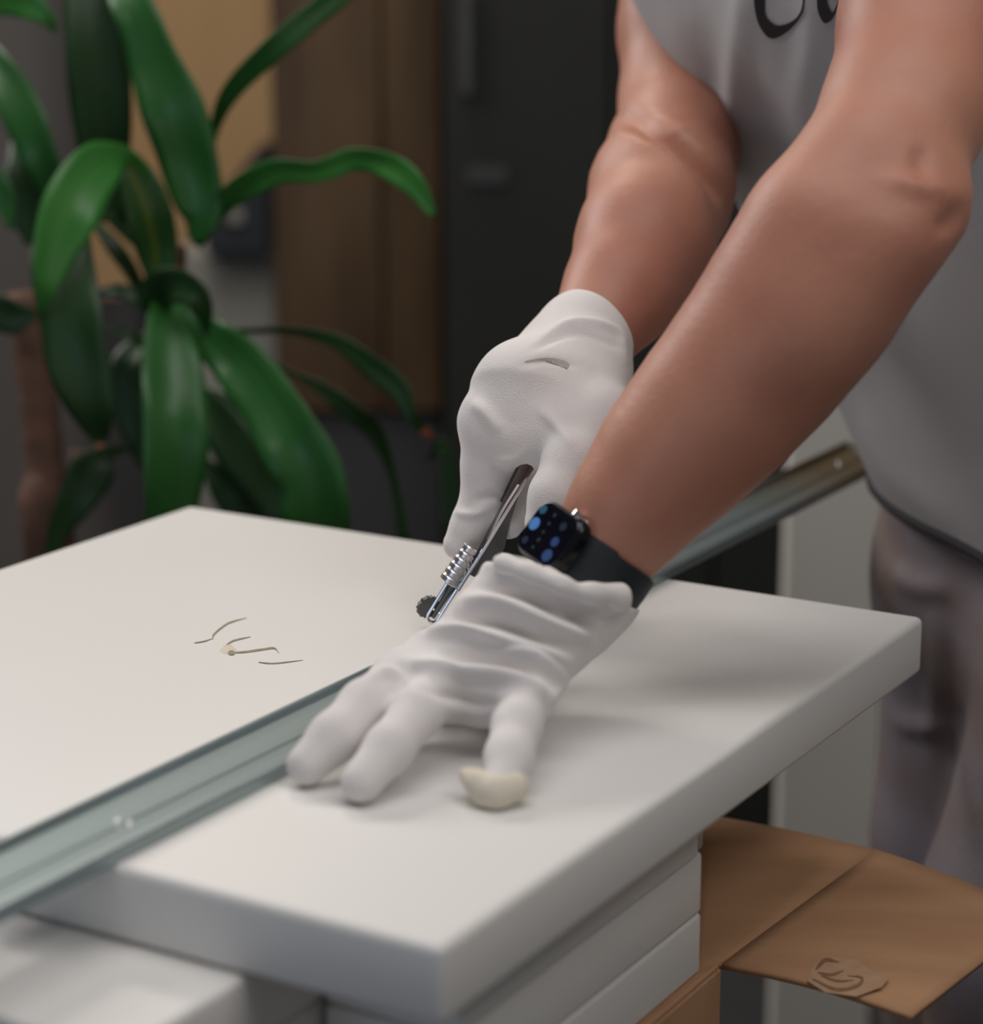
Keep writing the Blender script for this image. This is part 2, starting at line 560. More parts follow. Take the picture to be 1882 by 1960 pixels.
# charcoal tall cabinet
y2 = 3.15
dx0, dx1 = ux(852, y2), ux(1900, y2)
dk = empty('storage_cabinet', ((dx0 + dx1) / 2, y2 + 0.25, 0))
hw = (dx1 - dx0) / 2
bm_obj('body', box_bm((-hw, -0.25, 0), (hw, 0.25, 2.1), 0.006), M['dark'], dk)
for a, b in ((-hw + 0.003, -hw + 0.22), (-hw + 0.226, -0.003), (0.003, hw - 0.003)):
    d_ = bm_obj('door', box_bm((a, -0.268, 0.03), (b, -0.25, 2.09), 0.003), M['dark'], dk)
    bm_obj('handle', box_bm((a + 0.02, -0.282, 1.12), (a + 0.035, -0.268, 1.27), 0.003), M['steel_dark'], d_)
bm_obj('label_holder', box_bm((-hw + 0.03, -0.272, vz(350, y2)), (-hw + 0.085, -0.267, vz(318, y2)), 0.001), M['slate'], dk)
tag(dk, 'tall charcoal cabinet in the dark behind the arms', 'cabinet')

# white upright panel behind the worktop
y3 = 2.45
px0, px1 = ux(1505, y3, 1100), ux(1698, y3, 1100)
wp = empty('end_panel', ((px0 + px1) / 2, y3 + 0.02, 0))
hw = (px1 - px0) / 2
bm_obj('panel', box_bm((-hw, -0.02, 0.01), (hw, 0.02, 1.16), 0.003), M['white_panel'], wp)
bm_obj('foot', box_bm((-hw + 0.01, -0.12, 0), (hw - 0.01, 0.12, 0.02), 0.003), M['slate'], wp)
tag(wp, 'plain white upright panel behind the rail end, beside the trousers', 'panel')

# ------------------------------------------------------------------ worktop, boards, box (local frame: x = -b, y = a)
Cn = onz(845, 1815, 0.9)
D1 = np.array([0.50954, 0.86044, 0.0])              # along the right edge, away
ROT = -math.atan2(D1[0], D1[1])
T = 0.038


def board_at(name, z, a0, a1, b0, b1, label, cat, group=None, bev=0.004, core=True):
    """board lying with its top at z, from a0..a1 along the right edge and b0..b1 leftwards from it"""
    e = empty(name, (Cn[0], Cn[1], z - T), ROT)
    o = bm_obj('panel', box_bm((-b1, a0, 0.0), (-b0, a1, T - (0.0009 if cat == 'board' else 0)), bev, 3), M['board'], e, True)
    autosmooth(o, 50)
    tag(e, label, cat, group)
    return e


wt = board_at('worktop', 0.9, 0.0, 0.5856, 0.0, 0.590, 'thick white worktop with a metal rail across it and scratch marks', 'worktop', bev=0.0045)
lefts = ['white lower board sticking out under the worktop at the bottom left corner',
         'white board under the protruding lower board at bottom left',
         'lowest white board of the pile at bottom left, on the cardboard box']
for k in range(3):
    board_at('lower_board', 0.9 - T * (k + 1), -0.0865, 0.50, 0.1065 + 0.002 * k, 0.575, lefts[k], 'board', 'white boards piled under the left of the worktop')
rights = ['narrow white board directly under the right edge of the worktop, in shadow',
          'narrow white board second below the right edge of the worktop',
          'lowest narrow white board of the right pile, on the cardboard box']
for k, (a1, b0) in enumerate(((0.3174, 0.0285), (0.329, 0.0315), (0.3315, 0.0325))):
    board_at('narrow_board', 0.9 - T * (k + 1) - 0.0005 * 0, 0.06, a1, b0, 0.104, rights[k], 'board', 'narrow white boards piled under the right edge', bev=0.003)


def decal(name, poly, z, m, parent, h=0.0003):
    """thin printed / scratched shape lying on the horizontal surface at height z"""
    P = [onz(u, v, z) for u, v in poly]
    n = len(P)
    V = P + [p + np.array([0, 0, h]) for p in P]
    Fc = [tuple(range(n, 2 * n)), tuple(range(n - 1, -1, -1))] + [(i, (i + 1) % n, n + (i + 1) % n, n + i) for i in range(n)]
    o = link(name, mesh_np(name, V, Fc), m)
    return to_parent(o, parent)


def stroke(name, pts, wid, z, m, parent):
    c = catmull(pts, 5); n = len(c)
    t = np.linspace(0, 1, n); w = wid * np.clip(np.minimum(t + 0.1, 1 - t) * 3.2, 0.12, 1)
    L_, R_ = [], []
    for i in range(n):
        tg = c[min(i + 1, n - 1)] - c[max(i - 1, 0)]; tg /= np.linalg.norm(tg)
        nn = np.array([-tg[1], tg[0]])
        L_.append(c[i] + nn * w[i] / 2); R_.append(c[i] - nn * w[i] / 2)
    return decal(name, L_ + R_[::-1], z, m, parent)


decal('stain', [(430 + 15 * math.cos(a) * (1 + 0.25 * math.sin(3 * a)) + 7, 1243 + 9 * math.sin(a)) for a in np.linspace(0, 2 * math.pi, 18)[:-1]], 0.9, M['stain'], wt, 0.00015)
for pts, w_ in (([(372, 1231), (390, 1228), (406, 1223)], 2.6), ([(407, 1224), (410, 1214), (432, 1196), (449, 1189), (472, 1183)], 4.0),
                ([(434, 1234), (449, 1226), (480, 1219)], 3.6), ([(438, 1250), (470, 1248), (505, 1243), (525, 1241), (534, 1250)], 4.6),
                ([(495, 1268), (525, 1270), (580, 1264)], 2.6)):
    stroke('scratch', pts, w_ * 0.72, 0.90016, M['scratch'], wt)
decal('knot', [(443 + 7 * math.cos(a), 1250 + 4.5 * math.sin(a)) for a in np.linspace(0, 2 * math.pi, 12)[:-1]], 0.90018, M['scratch'], wt)

# cardboard box with its opened flap
BZ = 0.9 - 4 * T
bx = empty('cardboard_box', (Cn[0], Cn[1], 0), ROT)
for nm, lo, hi in (('side_wall', (-0.033, 0.02, 0), (-0.028, 0.345, BZ - 0.004)), ('side_wall', (-0.545, 0.02, 0), (-0.54, 0.345, BZ - 0.004)),
                   ('side_wall', (-0.54, 0.015, 0), (-0.028, 0.02, BZ - 0.004)), ('side_wall', (-0.54, 0.345, 0), (-0.028, 0.35, BZ - 0.004)),
                   ('top', (-0.54, 0.02, BZ - 0.004), (-0.0285, 0.348, BZ - 0.0003))):
    bm_obj(nm, box_bm(lo, hi, 0.001, 1), M['card'], bx)


def surf_sheet(name, grid, m, parent, th):
    ny, nx = len(grid), len(grid[0])
    V = [p for r in grid for p in r]
    Fc = [(j * nx + i, j * nx + i + 1, (j + 1) * nx + i + 1, (j + 1) * nx + i) for j in range(ny - 1) for i in range(nx - 1)]
    o = link(name, mesh_np(name, V, Fc), m, None, True)
    md = o.modifiers.new('thick', 'SOLIDIFY'); md.thickness = th; md.offset = 0
    return to_parent(o, parent)


def flap_z(u, v, crease_drop):
    return BZ - 0.004


def quad_px(c00, c10, c11, c01, nx, ny, zf):
    g = []
    for j in range(ny + 1):
        row = []
        for i in range(nx + 1):
            s, t = i / nx, j / ny
            p = np.array(c00) * (1 - s) * (1 - t) + np.array(c10) * s * (1 - t) + np.array(c11) * s * t + np.array(c01) * (1 - s) * t
            P = onz(p[0], p[1], BZ - 0.003)
            P[2] += zf(s, t)
            row.append(P)
        g.append(row)
    return g


# panel left of the crease (joins the box), and the wing right of it, slightly bowed
surf_sheet('flap', quad_px((1334, 1862), (1381.5, 1849), (1677, 1631), (1312, 1556), 6, 12, lambda s, t: 0.0012 * math.sin(math.pi * s)), M['card'], bx, 0.004)
surf_sheet('flap', quad_px((1381.8, 1849.3), (1745, 1941), (1990, 1728), (1677.4, 1631.3), 12, 12,
                           lambda s, t: 0.0025 * math.sin(math.pi * s) * (1 - t) - 0.008 * s * s * (0.3 + t)), M['card'], bx, 0.004)
pt = [(1545, 1878), (1560, 1842), (1590, 1832), (1640, 1838), (1665, 1858), (1702, 1872), (1688, 1890), (1640, 1908), (1580, 1900)]
decal('torn_patch', pt, BZ + 0.0010, M['card_torn'], bx)
for q, w_ in (([(1562, 1856), (1580, 1838), (1606, 1842)], 7), ([(1566, 1862), (1592, 1866), (1616, 1858)], 5), ([(1556, 1874), (1600, 1894), (1640, 1888), (1650, 1872), (1622, 1868)], 6),
              ([(1572, 1868), (1604, 1878), (1636, 1876)], 4)):
    stroke('print', q, w_, BZ + 0.0014, M['card_print'], bx)
tag(bx, 'brown cardboard box under the boards, its printed flap folded open to the right', 'box')

# ------------------------------------------------------------------ metal rail on the worktop
rl = empty('metal_rail', (Cn[0], Cn[1], 0.9), ROT)
# profile (b, z): near edge low flange, channel ribs, far raised lip
prof = [(0.1800, 0.0003), (0.1800, 0.0062), (0.1812, 0.0074), (0.1850, 0.0076), (0.1862, 0.0062), (0.1990, 0.0060), (0.2000, 0.0068), (0.2030, 0.0068), (0.2040, 0.0060),
        (0.2270, 0.0060), (0.2278, 0.0088), (0.2284, 0.0100), (0.2300, 0.0100), (0.2306, 0.0092), (0.2306, 0.0003)]
A0 = -0.42
V = []; Fc = []
n = len(prof)
def a_end(b):
    t = (b - 0.18) / 0.05
    return 0.965 + 0.055 * t + (0.022 if (0.2 < t < 0.42 or 0.62 < t < 0.80) else 0.0)
bs = sorted(set([p[0] for p in prof]))
V = [(-b, A0, z) for b, z in prof] + [(-b, a_end(b), z) for b, z in prof]
Fc = [(i, (i + 1) % n, n + (i + 1) % n, n + i) for i in range(n)] + [tuple(range(n - 1, -1, -1)), tuple(range(n, 2 * n))]
me = mesh_np('profile', V, Fc)
bm = bmesh.new(); bm.from_mesh(me); bmesh.ops.recalc_face_normals(bm, faces=bm.faces); bm.to_mesh(me); bm.free()
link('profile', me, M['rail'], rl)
# clipped flange tabs at the far end, and two small white marks
for b0_, b1_, ln in ((0.184, 0.189, 0.012), (0.206, 0.213, 0.016), (0.2240, 0.2290, 0.014)):
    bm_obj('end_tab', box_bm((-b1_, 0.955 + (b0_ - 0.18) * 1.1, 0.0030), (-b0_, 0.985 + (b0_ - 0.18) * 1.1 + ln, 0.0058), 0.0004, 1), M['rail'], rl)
M['mark'] = mat('white_mark', (0.75, 0.75, 0.73), 0.6)
for u, v, w_ in ((226, 1576, 7), (247, 1574, 6)):
    decal('stamp_mark', [(u - w_ * 0.8, v - 10), (u + w_ * 0.5, v - 10), (u + w_, v - 1), (u + w_ * 0.3, v + 11), (u - w_ * 0.6, v + 8), (u - w_, v)], 0.9062, M['mark'], rl)
decal('stamp_mark', [(1601, 885), (1606, 882), (1607, 890), (1614, 895), (1604, 895)], 0.9062, M['mark'], rl)
tag(rl, 'long grey metal rail laid across the white worktop', 'rail')

# ------------------------------------------------------------------ plant
pl_d = 2.05
base = at(320, 560, pl_d)
plant = empty('dracaena', (base[0], base[1] + 0.05, 0.0))
pv, pf = tube([(0, 0, 0), (0, 0, 0.01), (0, 0, 0.27), (0, 0, 0.30)], [0.13, 0.135, 0.17, 0.175], 32)
o = link('pot', mesh_np('pot', pv, pf), M['pot'], plant); autosmooth(o, 40)
pv, pf = tube([(0, 0, 0.295), (0, 0, 0.306)], [0.155, 0.15], 24)
link('soil', mesh_np('soil', pv, pf), M['soil'], plant)


def cane(pts, rad):
    c = catmull(pts, 6)
    r = np.interp(np.linspace(0, 1, len(c)), np.linspace(0, 1, len(rad)), rad)
    r = r * (1 + 0.05 * np.sin(np.arange(len(c)) * 2.3))
    v_, f_ = tube(c, r, 14)
    o = link('cane', mesh_np('cane', v_, f_), M['bark'], None, True)
    return to_parent(o, plant)


bx_, by_ = plant.location.x, plant.location.y
cane([(bx_ - 0.06, by_, 0.28), at(95, 1100, 2.12), at(85, 900, 2.12), at(72, 760, 2.12), at(40, 560, 2.12)], [0.022, 0.021, 0.019, 0.018, 0.014])
cane([(bx_ + 0.01, by_, 0.28), at(330, 1000, 2.10), at(330, 750, 2.10), at(330, 560, 2.08), at(345, 470, 2.08)], [0.013, 0.012, 0.011, 0.013, 0.006])
cane([(bx_ - 0.03, by_ + 0.03, 0.28), at(133, 1080, 2.2), at(140, 960, 2.2), at(150, 860, 2.2)], [0.011, 0.010, 0.009, 0.006])


def leaf(pts, m, roll=0.0, fold=0.18, wave=0.05, tip=None):
    """pts: (u, v, width px, depth) along the midrib"""
    P = np.array([at(u, v, d) for u, v, w_, d in pts])
    W = np.array([w_ * d / F_PX for u, v, w_, d in pts])
    c = catmull(np.hstack([P, W[:, None]]), 6)
    n = len(c); X = c[:, :3]; W = np.maximum(c[:, 3], 0.0008)
    Tn = np.gradient(X, axis=0); Tn /= np.linalg.norm(Tn, axis=1)[:, None] + 1e-9
    V = []; UV = []
    ph = random.random() * 6
    S = np.linspace(-1, 1, 7)
    for i in range(n):
        side = np.cross(Tn[i], CAMZ); side /= np.linalg.norm(side)
        nor = np.cross(side, Tn[i]); 
        if nor @ CAMZ > 0: nor = -nor
        r = roll
        s2 = side * math.cos(r) + nor * math.sin(r); n2 = nor * math.cos(r) - side * math.sin(r)
        for s in S:
            z = fold * abs(s) ** 1.3 * W[i] * 0.5 + wave * W[i] * math.sin(i * 0.55 + ph + (2 if s > 0 else 0)) * s * s
            V.append(X[i] + s2 * s * W[i] * 0.5 / max(math.cos(r), 0.4) + n2 * z)
            UV.append(((s + 1) / 2, i / (n - 1)))
    k = len(S)
    Fc = [(i * k + j, i * k + j + 1, (i + 1) * k + j + 1, (i + 1) * k + j) for i in range(n - 1) for j in range(k - 1)]
    me = mesh_np('leaf', V, Fc)
    uvl = me.uv_layers.new(name='UVMap')
    for lp in me.loops: uvl.data[lp.index].uv = UV[lp.vertex_index]
    o = link('leaf', me, m, None, True)
    if tip:
        me.materials.append(tip)
        for p in me.polygons:
            if min(p.vertices) // k >= n - 4: p.material_index = 1
    md = o.modifiers.new('thick', 'SOLIDIFY'); md.thickness = 0.0008
    return to_parent(o, plant)


LD, LM, LB, LS = M['leaf_dark'], M['leaf_mid'], M['leaf_bright'], M['leaf_stripe']
d0 = 2.05
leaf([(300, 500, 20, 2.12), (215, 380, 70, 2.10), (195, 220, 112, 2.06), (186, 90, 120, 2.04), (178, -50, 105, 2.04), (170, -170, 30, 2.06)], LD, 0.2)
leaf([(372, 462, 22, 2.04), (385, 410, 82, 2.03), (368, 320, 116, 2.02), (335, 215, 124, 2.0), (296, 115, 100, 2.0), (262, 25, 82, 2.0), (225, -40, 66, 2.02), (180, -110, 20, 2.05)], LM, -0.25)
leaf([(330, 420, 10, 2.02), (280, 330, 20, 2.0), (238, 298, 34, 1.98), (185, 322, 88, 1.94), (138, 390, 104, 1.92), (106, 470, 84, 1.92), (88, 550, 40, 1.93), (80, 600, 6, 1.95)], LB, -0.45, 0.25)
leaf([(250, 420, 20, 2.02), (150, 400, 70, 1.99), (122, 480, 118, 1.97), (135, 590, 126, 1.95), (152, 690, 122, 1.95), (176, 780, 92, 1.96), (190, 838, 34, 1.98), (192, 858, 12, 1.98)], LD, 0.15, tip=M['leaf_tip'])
leaf([(-60, 60, 30, 2.1), (5, 140, 66, 2.06), (48, 225, 84, 2.04), (78, 300, 76, 2.04), (100, 370, 50, 2.06), (120, 420, 12, 2.08)], LM, 0.3)
leaf([(35, 250, 20, 2.12), (45, 320, 70, 2.1), (52, 400, 72, 2.1), (60, 470, 20, 2.1)], LD, 0.1)
leaf([(303, 552, 34, 2.04), (300, 480, 78, 2.03), (282, 400, 88, 2.01), (255, 330, 66, 2.0), (232, 280, 16, 2.0)], LS, 0.2, 0.3)
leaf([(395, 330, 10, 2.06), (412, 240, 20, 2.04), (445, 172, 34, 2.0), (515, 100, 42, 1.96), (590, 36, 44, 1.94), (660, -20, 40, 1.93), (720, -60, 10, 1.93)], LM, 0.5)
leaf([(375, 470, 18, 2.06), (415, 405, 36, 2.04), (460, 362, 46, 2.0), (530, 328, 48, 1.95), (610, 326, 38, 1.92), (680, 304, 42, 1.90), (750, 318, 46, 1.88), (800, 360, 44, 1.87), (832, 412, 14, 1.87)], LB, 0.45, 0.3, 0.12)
leaf([(300, 620, 20, 2.0), (300, 565, 66, 1.98), (335, 545, 70, 1.95), (375, 562, 54, 1.94), (392, 600, 34, 1.95), (394, 640, 8, 1.97)], LD, 0.3, 0.3)
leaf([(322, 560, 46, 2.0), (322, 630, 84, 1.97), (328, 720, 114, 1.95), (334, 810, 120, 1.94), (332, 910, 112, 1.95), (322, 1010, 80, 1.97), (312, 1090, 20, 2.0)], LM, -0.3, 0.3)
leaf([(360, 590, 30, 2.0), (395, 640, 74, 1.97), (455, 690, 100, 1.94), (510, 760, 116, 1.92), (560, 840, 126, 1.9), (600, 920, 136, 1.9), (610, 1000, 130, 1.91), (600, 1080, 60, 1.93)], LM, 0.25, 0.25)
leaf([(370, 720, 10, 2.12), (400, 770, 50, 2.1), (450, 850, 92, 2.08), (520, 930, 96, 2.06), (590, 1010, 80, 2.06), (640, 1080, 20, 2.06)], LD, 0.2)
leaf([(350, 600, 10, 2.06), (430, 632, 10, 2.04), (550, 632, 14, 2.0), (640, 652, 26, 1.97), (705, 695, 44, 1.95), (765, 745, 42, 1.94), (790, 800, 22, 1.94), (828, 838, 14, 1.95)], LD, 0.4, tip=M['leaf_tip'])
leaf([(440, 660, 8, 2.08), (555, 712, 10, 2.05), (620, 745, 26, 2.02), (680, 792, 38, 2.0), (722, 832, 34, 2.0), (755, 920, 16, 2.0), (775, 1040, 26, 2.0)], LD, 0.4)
leaf([(260, 855, 5, 2.06), (205, 868, 30, 2.04), (178, 900, 84, 2.03), (150, 950, 72, 2.03), (115, 1010, 46, 2.04), (95, 1070, 20, 2.05)], LD, -0.2)
leaf([(285, 590, 18, 2.06), (250, 520, 28, 2.05), (215, 470, 30, 2.05), (180, 425, 14, 2.06)], LD, 0.3)
leaf([(290, 600, 18, 2.06), (262, 570, 28, 2.05), (225, 556, 26, 2.05), (185, 560, 10, 2.06)], LD, 0.3)
leaf([(290, 670, 16, 2.06), (255, 645, 22, 2.05), (215, 630, 16, 2.05), (190, 622, 6, 2.05)], LD, 0.3)
leaf([(285, 640, 14, 2.1), (245, 690, 58, 2.08), (245, 770, 62, 2.08), (270, 850, 52, 2.08), (300, 930, 12, 2.08)], LD, 0.2)
leaf([(-60, 560, 20, 2.1), (-10, 590, 60, 2.08), (25, 605, 66, 2.08), (70, 600, 16, 2.08)], LD, 0.3)
leaf([(-70, 20, 30, 2.02), (-10, 2, 50, 2.0), (45, 5, 56, 1.99), (85, 30, 36, 1.99), (105, 60, 10, 2.0)], LB, 0.3)
leaf([(-30, 300, 20, 2.06), (-6, 350, 46, 2.05), (14, 390, 40, 2.05), (20, 440, 10, 2.05)], LM, 0.3)
leaf([(390, 740, 14, 2.14), (440, 790, 64, 2.12), (452, 850, 66, 2.12), (440, 910, 14, 2.12)], LD, 0.1)
leaf([(820, 880, 10, 2.16), (850, 850, 26, 2.15), (862, 940, 30, 2.15), (850, 1010, 10, 2.15)], LD, 0.2)
leaf([(390, 880, 12, 2.1), (440, 940, 74, 2.08), (500, 1000, 90, 2.08), (540, 1070, 20, 2.08)], LD, 0.15)
tag(plant, 'green dracaena with long strap leaves in a terracotta pot behind the worktop', 'plant')

# ------------------------------------------------------------------ person
FW = np.array([-0.92, -0.39, 0.0]); SD = np.array([0.39, -0.92, 0.0]); UP = np.array([0, 0, 1.0])   # forward, to the left hand side, up
person = empty('person', (0.47, 1.66, 0.0))


def px_r(P):
    """(u, v, half width px, depth) -> point, radius"""
    return [at(u, v, d) for u, v, h, d in P], [h * d / F_PX for u, v, h, d in P]


left_arm = [(1140, 1078, 93, 1.297), (1162, 1040, 98, 1.297), (1215, 965, 120, 1.293), (1290, 872, 143, 1.29), (1372, 780, 158, 1.285), (1455, 680, 168, 1.28), (1535, 565, 176, 1.275),
            (1592, 452, 168, 1.27), (1668, 340, 150, 1.275), (1732, 215, 155, 1.30), (1782, 40, 172, 1.34), (1812, -160, 190, 1.40), (1800, -400, 205, 1.45)]
right_arm = [(1120, 660, 82, 1.50), (1150, 615, 86, 1.515), (1187, 560, 108, 1.535), (1235, 465, 130, 1.57), (1268, 365, 136, 1.62), (1290, 285, 122, 1.67), (1302, 200, 114, 1.72), (1306, 60, 120, 1.755), (1310, -160, 126, 1.78), (1310, -420, 140, 1.80)]
ls = at(1800, -400, 1.47); rs = at(1310, -420, 1.80); sm_ = (ls + rs) / 2
chest = at(1650, -110, 1.64); belly = at(1920, 430, 1.66); hip = at(2155, 900, 1.68)

fb = Field((-0.12, 1.05, 0.0), (0.80, 2.15, 1.86), 0.0065)
P, R = px_r(left_arm); fb.chain(P, R, 0.012)
Pr, Rr = px_r(right_arm); fb.chain(Pr, Rr, 0.012)
fb.ell(at(1788, 398, 1.262), np.eye(3), (0.019, 0.019, 0.019), 0.03)       # elbow point
fb.cone(at(1690, 470, 1.25), at(1560, 640, 1.25), 0.026, 0.022, 0.03)      # forearm muscle
for c_, r_ in ((chest, 0.085), (belly, 0.085), (hip, 0.085)):
    pass
for a_, b_, ra, rb in ((chest, belly, 0.095, 0.09), (belly, hip, 0.09, 0.095)):
    for s in (-1, 1):
        fb.cone(a_ + SD * 0.07 * s, b_ + SD * 0.06 * s, ra, rb, 0.03)
fb.cone(ls, rs, 0.06, 0.06, 0.04)
fb.cone(sm_, chest, 0.09, 0.10, 0.05)
# neck, head, face
neck0 = sm_ + UP * 0.02; hd = sm_ + FW * 0.13 + UP * 0.215
fb.cone(neck0, hd - UP * 0.05, 0.062, 0.056, 0.03)
fdir = FW * 0.80 - UP * 0.60; fup = FW * 0.60 + UP * 0.80
ax = (fdir, SD, fup)
fb.ell(hd, ax, (0.098, 0.076, 0.112), 0.01)
fb.ell(hd + fdir * 0.045 - fup * 0.065, ax, (0.055, 0.050, 0.055), 0.03)           # jaw and chin
fb.cone(hd + fdir * 0.092 + fup * 0.012, hd + fdir * 0.118 - fup * 0.030, 0.009, 0.014, 0.012)   # nose
for s in (-1, 1):
    fb.ell(hd + SD * 0.078 * s - fdir * 0.005, ax, (0.022, 0.008, 0.032), 0.006)   # ears
    fb.cone(hd + fdir * 0.088 + SD * 0.015 * s + fup * 0.028, hd + fdir * 0.074 + SD * 0.05 * s + fup * 0.028, 0.009, 0.007, 0.012)   # brow
fb.cone(hd + fdir * 0.094 - fup * 0.056 - SD * 0.02, hd + fdir * 0.094 - fup * 0.056 + SD * 0.02, 0.007, 0.007, 0.006)   # lips
# legs and feet
legs = []
for s, hx in ((1, np.array([0.430, 1.575, 0])), (-1, np.array([0.425, 1.745, 0]))):
    h_ = hip + SD * 0.085 * s - UP * 0.03
    kn = hx + UP * 0.50 + FW * 0.015; an = hx + UP * 0.09 - FW * 0.01
    legs.append((h_, kn, an))
    fb.chain([h_, kn, an], [0.075, 0.052, 0.036], 0.03)
    fb.cone(an - UP * 0.05, an + FW * 0.14 - UP * 0.055, 0.034, 0.026, 0.02)
Vb, Qb = fb.mesh(3)
Vb = folds(Vb, Qb, [([(1180, 222), (1240, 238), (1310, 285), (1368, 350), (1395, 400)], -0.018, 17), ([(1190, 262), (1260, 285), (1320, 335), (1365, 400)], 0.005, 22),
                    ([(1770, 280), (1765, 320), (1770, 345)], -0.004, 14), ([(1680, 345), (1740, 350), (1830, 372)], 0.004, 18), ([(1790, 440), (1830, 415), (1850, 400)], -0.005, 14)])
body = organic('body', Vb, Qb, M['skin'], person, 1)
for s in (-1, 1):
    bm = bmesh.new(); bmesh.ops.create_uvsphere(bm, u_segments=16, v_segments=10, radius=0.012)
    bmesh.ops.translate(bm, verts=bm.verts, vec=Vector(hd + fdir * 0.088 + SD * 0.032 * s + fup * 0.008))
    e_ = bm_obj('eye', bm, M['eye'], None, True); to_parent(e_, person)
fh = Field(hd - 0.16, hd + 0.16, 0.005)
fh.ell(hd + fup * 0.012 - fdir * 0.012, ax, (0.104, 0.084, 0.116), 0.0)
fh.cut(hd + fdir * 0.045 + fup * 0.06, fdir * 0.9 - fup * 0.55)
fh.cut(hd - fup * 0.055, -fup - fdir * 0.3)
Vh, Qh = fh.mesh(2)
organic('hair', Vh, Qh, M['hair'], person, 1)
for h_, kn, an in legs:
    fs = Field(an - 0.2, an + 0.2, 0.006)
    fs.cone(an - UP * 0.045 - FW * 0.01, an + FW * 0.16 - UP * 0.05, 0.043, 0.036, 0.02)
    fs.cone(an - UP * 0.045, an + UP * 0.05, 0.045, 0.048, 0.02)
    fs.cut(np.array([0, 0, 0.004]), (0, 0, -1))
    Vs, Qs = fs.mesh(2)
    organic('shoe', Vs, Qs, M['shoe'], person, 1)

# T-shirt
fsh = Field((-0.05, 1.2, 0.80), (0.80, 2.15, 1.60), 0.0075)
hem = at(2178, 1000, 1.64); tdir = (hem - chest) / np.linalg.norm(hem - chest)
low = hem + tdir * 0.16
for s in (-1, 1):
    fsh.cone(chest + SD * 0.09 * s, belly + SD * 0.075 * s, 0.128, 0.128, 0.04)
    fsh.cone(belly + SD * 0.075 * s, low + SD * 0.07 * s, 0.128, 0.136, 0.04)
fsh.cone(ls - SD * 0.0, rs, 0.085, 0.085, 0.05)
fsh.cone(sm_ - UP * 0.01, chest, 0.11, 0.13, 0.06)
fsh.chain([at(1310, -420, 1.80), at(1315, -250, 1.775), at(1316, -128, 1.752)], [0.066, 0.060, 0.060], 0.02)
fsh.chain([ls, at(1800, -260, 1.425)], [0.085, 0.082], 0.02)
hemc = at(2020, 1078, 1.64)
nh = -CAMY * 0.92 + CAMZ * 0.34 - CAMX * 0.06
fsh.cut(hemc, nh)
Vt, Qt = fsh.mesh(2)
Vt = folds(Vt, Qt, [([(1450, -160), (1425, 30), (1405, 170), (1385, 330), (1380, 460)], 0.008, 30), ([(1450, 20), (1490, 150), (1560, 260), (1620, 330)], 0.005, 34), ([(1330, -100), (1345, 60), (1370, 180), (1395, 330)], -0.006, 36),
                    ([(1560, -140), (1560, 60), (1545, 160), (1530, 320)], 0.005, 30), ([(1640, 780), (1700, 900), (1840, 1020)], 0.003, 30), ([(1750, 500), (1780, 720), (1860, 900)], 0.004, 60)])
shirt = organic('t_shirt', Vt, Qt, M['shirt'], person, 1)
tag(shirt, 'white T-shirt with a black printed word')
bvh = BVHTree.FromPolygons([Vector(p) for p in Vt], [tuple(map(int, q)) for q in Qt])


def shirt_point(u, v, off):
    o_ = Vector((0, 0, CAM_H)); r = Vector(ray(u, v)).normalized()
    h_, n_, i_, d_ = bvh.ray_cast(o_, r)
    if h_ is None: return None
    return np.array(h_ - r * off)


def print_letter(outer, inner):
    a = catmull(outer, 8); b = catmull(inner, 8)
    n = min(len(a), len(b)); rows = []
    for i in range(n):
        rows.append([shirt_point(*(a[i] * (1 - t) + b[i] * t), 0.0016) for t in np.linspace(0, 1, 5)])
    rows = [r for r in rows if all(p is not None for p in r)]
    V = [p for r in rows for p in r]
    Fc = [(i * 5 + j, i * 5 + j + 1, (i + 1) * 5 + j + 1, (i + 1) * 5 + j) for i in range(len(rows) - 1) for j in range(4)]
    o = link('printed_letter', mesh_np('printed_letter', V, Fc), M['ink'], None, True)
    to_parent(o, shirt)


print_letter([(1462, -70), (1446, -30), (1444, 10), (1454, 50), (1476, 74), (1506, 62), (1532, 34), (1540, 10), (1540, -40)],
             [(1472, -60), (1464, -30), (1464, 0), (1466, 30), (1484, 48), (1506, 46), (1526, 32), (1536, 8), (1537, -40)])
print_letter([(1578, -60), (1567, -30), (1564, 0), (1567, 25), (1578, 44), (1592, 38), (1602, 18), (1609, 0), (1614, -40)],
             [(1588, -55), (1582, -30), (1582, -5), (1584, 10), (1592, 24), (1597, 20), (1602, 8), (1606, -5), (1610, -40)])

# trousers
ftr = Field((0.15, 1.3, 0.02), (0.80, 2.0, 1.10), 0.0085)
hp = hip + UP * 0.03
for s in (-1, 1):
    ftr.cone(hem - tdir * 0.0 + SD * 0.06 * s, hip + SD * 0.07 * s - UP * 0.10 - CAMX * 0.01, 0.112, 0.132, 0.03)
for h_, kn, an in legs:
    ftr.chain([h_ - UP * 0.02, kn + UP * 0.12, kn, an + UP * 0.02], [0.124, 0.104, 0.092, 0.080], 0.02)
ftr.cut(np.array([0, 0, 0.06]), (0, 0, -1))
Vp, Qp = ftr.mesh(2)
Vp = folds(Vp, Qp, [([(1705, 1090), (1760, 1120), (1830, 1130)], 0.008, 18), ([(1700, 1370), (1750, 1390), (1830, 1385)], 0.006, 16), ([(1790, 1150), (1800, 1300), (1790, 1450)], 0.006, 24),
                    ([(1850, 1200), (1855, 1400), (1870, 1600)], 0.006, 20)])
tag(organic('trousers', Vp, Qp, M['pants'], person, 1), 'stained pale work trousers')
